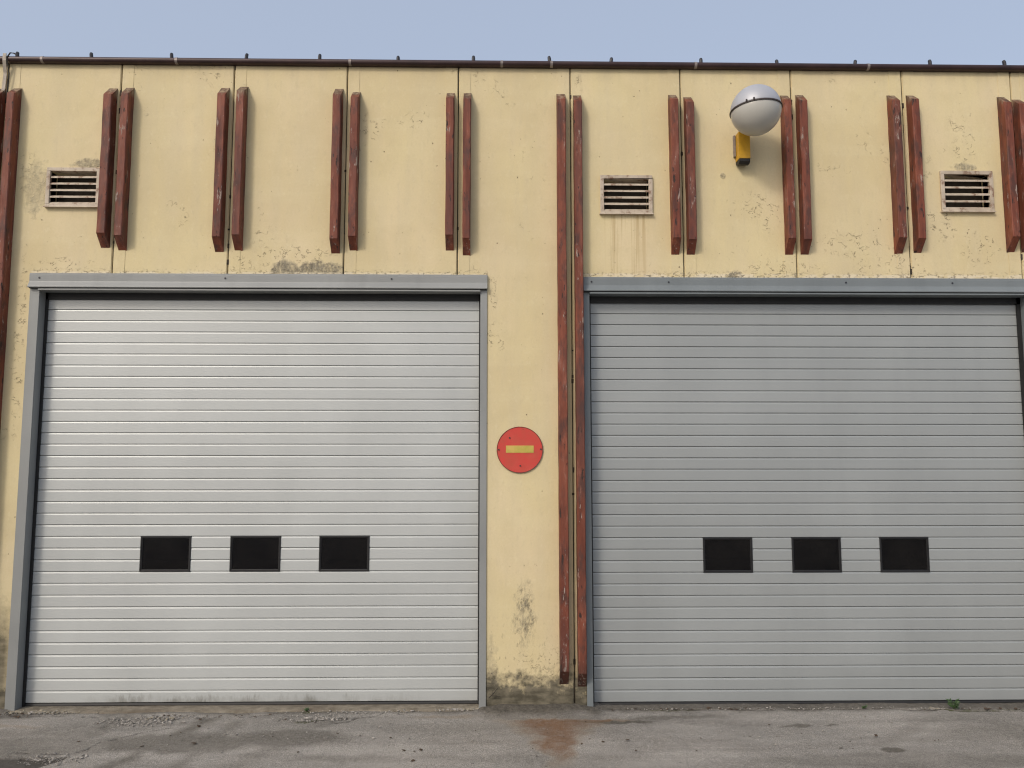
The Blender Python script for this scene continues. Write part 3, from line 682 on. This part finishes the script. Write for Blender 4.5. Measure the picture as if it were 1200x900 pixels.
# ---------------------------------------------------------------- loose things on the ground
def gz(x, y): return -.003
def scatter(name, zones, mat, smin, smax, flat, seed, kind='stuff', zl=.0):
    rs = random.Random(seed); bm = bmesh.new()
    for cx, cy, rx, ry, cnt in zones:
        for _ in range(cnt):
            a = rs.random()*6.283; q = math.sqrt(rs.random())*rs.random()**.3; x = cx+rx*q*math.cos(a); y = min(cy+ry*q*math.sin(a), -.008); s = smin+(smax-smin)*rs.random()**2.5
            mt = Matrix.Translation((x, y, zl+s*.2)) @ Matrix.Rotation(rs.random()*6.28, 4, 'Z') @ Matrix.Rotation(rs.uniform(-.5, .5), 4, 'X') @ Matrix.Diagonal((s, s*rs.uniform(.5, 1), s*flat*rs.uniform(.6, 1), 1))
            ret = bmesh.ops.create_icosphere(bm, subdivisions=1, radius=1, matrix=mt)
            for v in ret['verts']: v.co += Vector((rs.uniform(-1, 1), rs.uniform(-1, 1), rs.uniform(-.5, .5)))*s*.22
    link(name, fin(bm, name), mat, kind=kind)
    o = C.objects[-1]; return o
g = scatter('gravel', [(-2.70, -.27, .40, .12, 380), (-2.55, -.17, .3, .07, 160), (-1.42, -.22, .32, .09, 360), (-.30, -.025, .22, .035, 260), (-3.6, -.05, .35, .06, 140), (-2.93, -.98, .25, .12, 260), (-1.1, -.08, .7, .07, 160), (2.3, -.05, 1.8, .05, 160), (3.42, -.07, .14, .03, 60), (-1.5, -.6, 2.4, .5, 90), (2.6, -.6, 1.6, .5, 60), (.3, -.06, .5, .05, 120)], M['stone'], .002, .0115, .6, 3)
g['label'] = 'loose pale gravel and crumbs scattered on the asphalt'; g['category'] = 'gravel'
g = scatter('crumbled_render', [(-3.70, -.03, .22, .04, 46), (-3.4, -.05, .35, .03, 26), (-2.55, -.20, .18, .05, 16), (-.2, -.03, .12, .02, 16), (3.45, -.06, .1, .02, 10)], M['crumb'], .007, .022, .35, 5)
g['label'] = 'broken flakes of render lying in front of the left door'; g['category'] = 'rubble'
g = scatter('leaf_litter', [(-.02, -.03, .12, .03, 26), (1.5, -.05, 1., .04, 40), (-2.2, -.15, .6, .06, 40), (0, -.62, 4.3, .5, 70), (3.9, -.09, .6, .03, 40), (-3.75, -.12, .25, .06, 24)], M['litter'], .006, .020, .18, 8)
g['label'] = 'small dark dry leaf bits strewn over the asphalt'; g['category'] = 'leaf litter'

def weed(loc, nst, hgt, label, seed, wl=.022):
    rs = random.Random(seed); W = empty('weed', loc, label, 'weed', 'weeds along the foot of the doors'); bs = bmesh.new(); leaves = []
    for i in range(nst):
        a = rs.random()*6.28; ln = hgt*rs.uniform(.6, 1.); ti = rs.uniform(.2, 1.0); d = Vector((math.cos(a)*ti, math.sin(a)*ti*.4-.12, 1)).normalized()
        p = [Vector((0, 0, 0))+d*ln*t+Vector((0, 0, -.2*ln*t*t*ti)) for t in (0, .35, .7, 1)]; tube(bs, p, [.0018, .0015, .0012, .0008], 5)
        for t in (.3, .5, .7, .85, 1.):
            for sd in (-1, 1): leaves.append((d*ln*t+Vector((0, 0, -.2*ln*t*t*ti)), a+sd*rs.uniform(.6, 1.6), wl*rs.uniform(.7, 1.25)))
    link('stem', fin(bs, 'stem'), M['leafm'], W)
    for p, a, s in leaves:
        bm = bmesh.new(); u = Vector((math.cos(a), math.sin(a)*.6, rs.uniform(-.1, .5))).normalized(); v = u.cross(Vector((0, -.5, 1))).normalized()
        n_ = u.cross(v)*.15; q = [p, p+u*s*.4+v*s*.34+n_*s, p+u*s*.8+v*s*.24+n_*s, p+u*s*1.25, p+u*s*.8-v*s*.24+n_*s, p+u*s*.4-v*s*.34+n_*s]
        c_ = bm.verts.new(p+u*s*.6); vs = [bm.verts.new(k) for k in q]
        for j in range(6): bm.faces.new((c_, vs[j], vs[(j+1) % 6]))
        link('leaf', fin(bm, 'leaf'), M['leafm'], W)
weed((3.60, -.07, -.004), 7, .085, 'small leafy green weed growing in the crack before the right door', 2)
weed((-1.50, -.045, -.002), 4, .035, 'tiny green weed sprig at the foot of the left door', 4, .013)
weed((2.90, -.05, -.002), 4, .032, 'tiny weed sprig before the middle of the right door', 6, .012)
bm = bmesh.new()
tube(bm, [(0, 0, 0), (.03, -.004, .025), (.07, -.006, .075)], [.004, .003, .0015], 6); tube(bm, [(.02, 0, .012), (.06, .0, .012), (.10, -.003, .004)], [.003, .002, .001], 6)
tube(bm, [(.03, 0, .03), (.03, -.005, .055), (.055, -.01, .07)], [.002, .0015, .001], 5)
o = link('twig', fin(bm, 'twig'), M['twig']); o.location = (-.075, -.03, .09); o['label'] = 'small dark forked twig at the wall foot right of the left door'; o['category'] = 'twig'
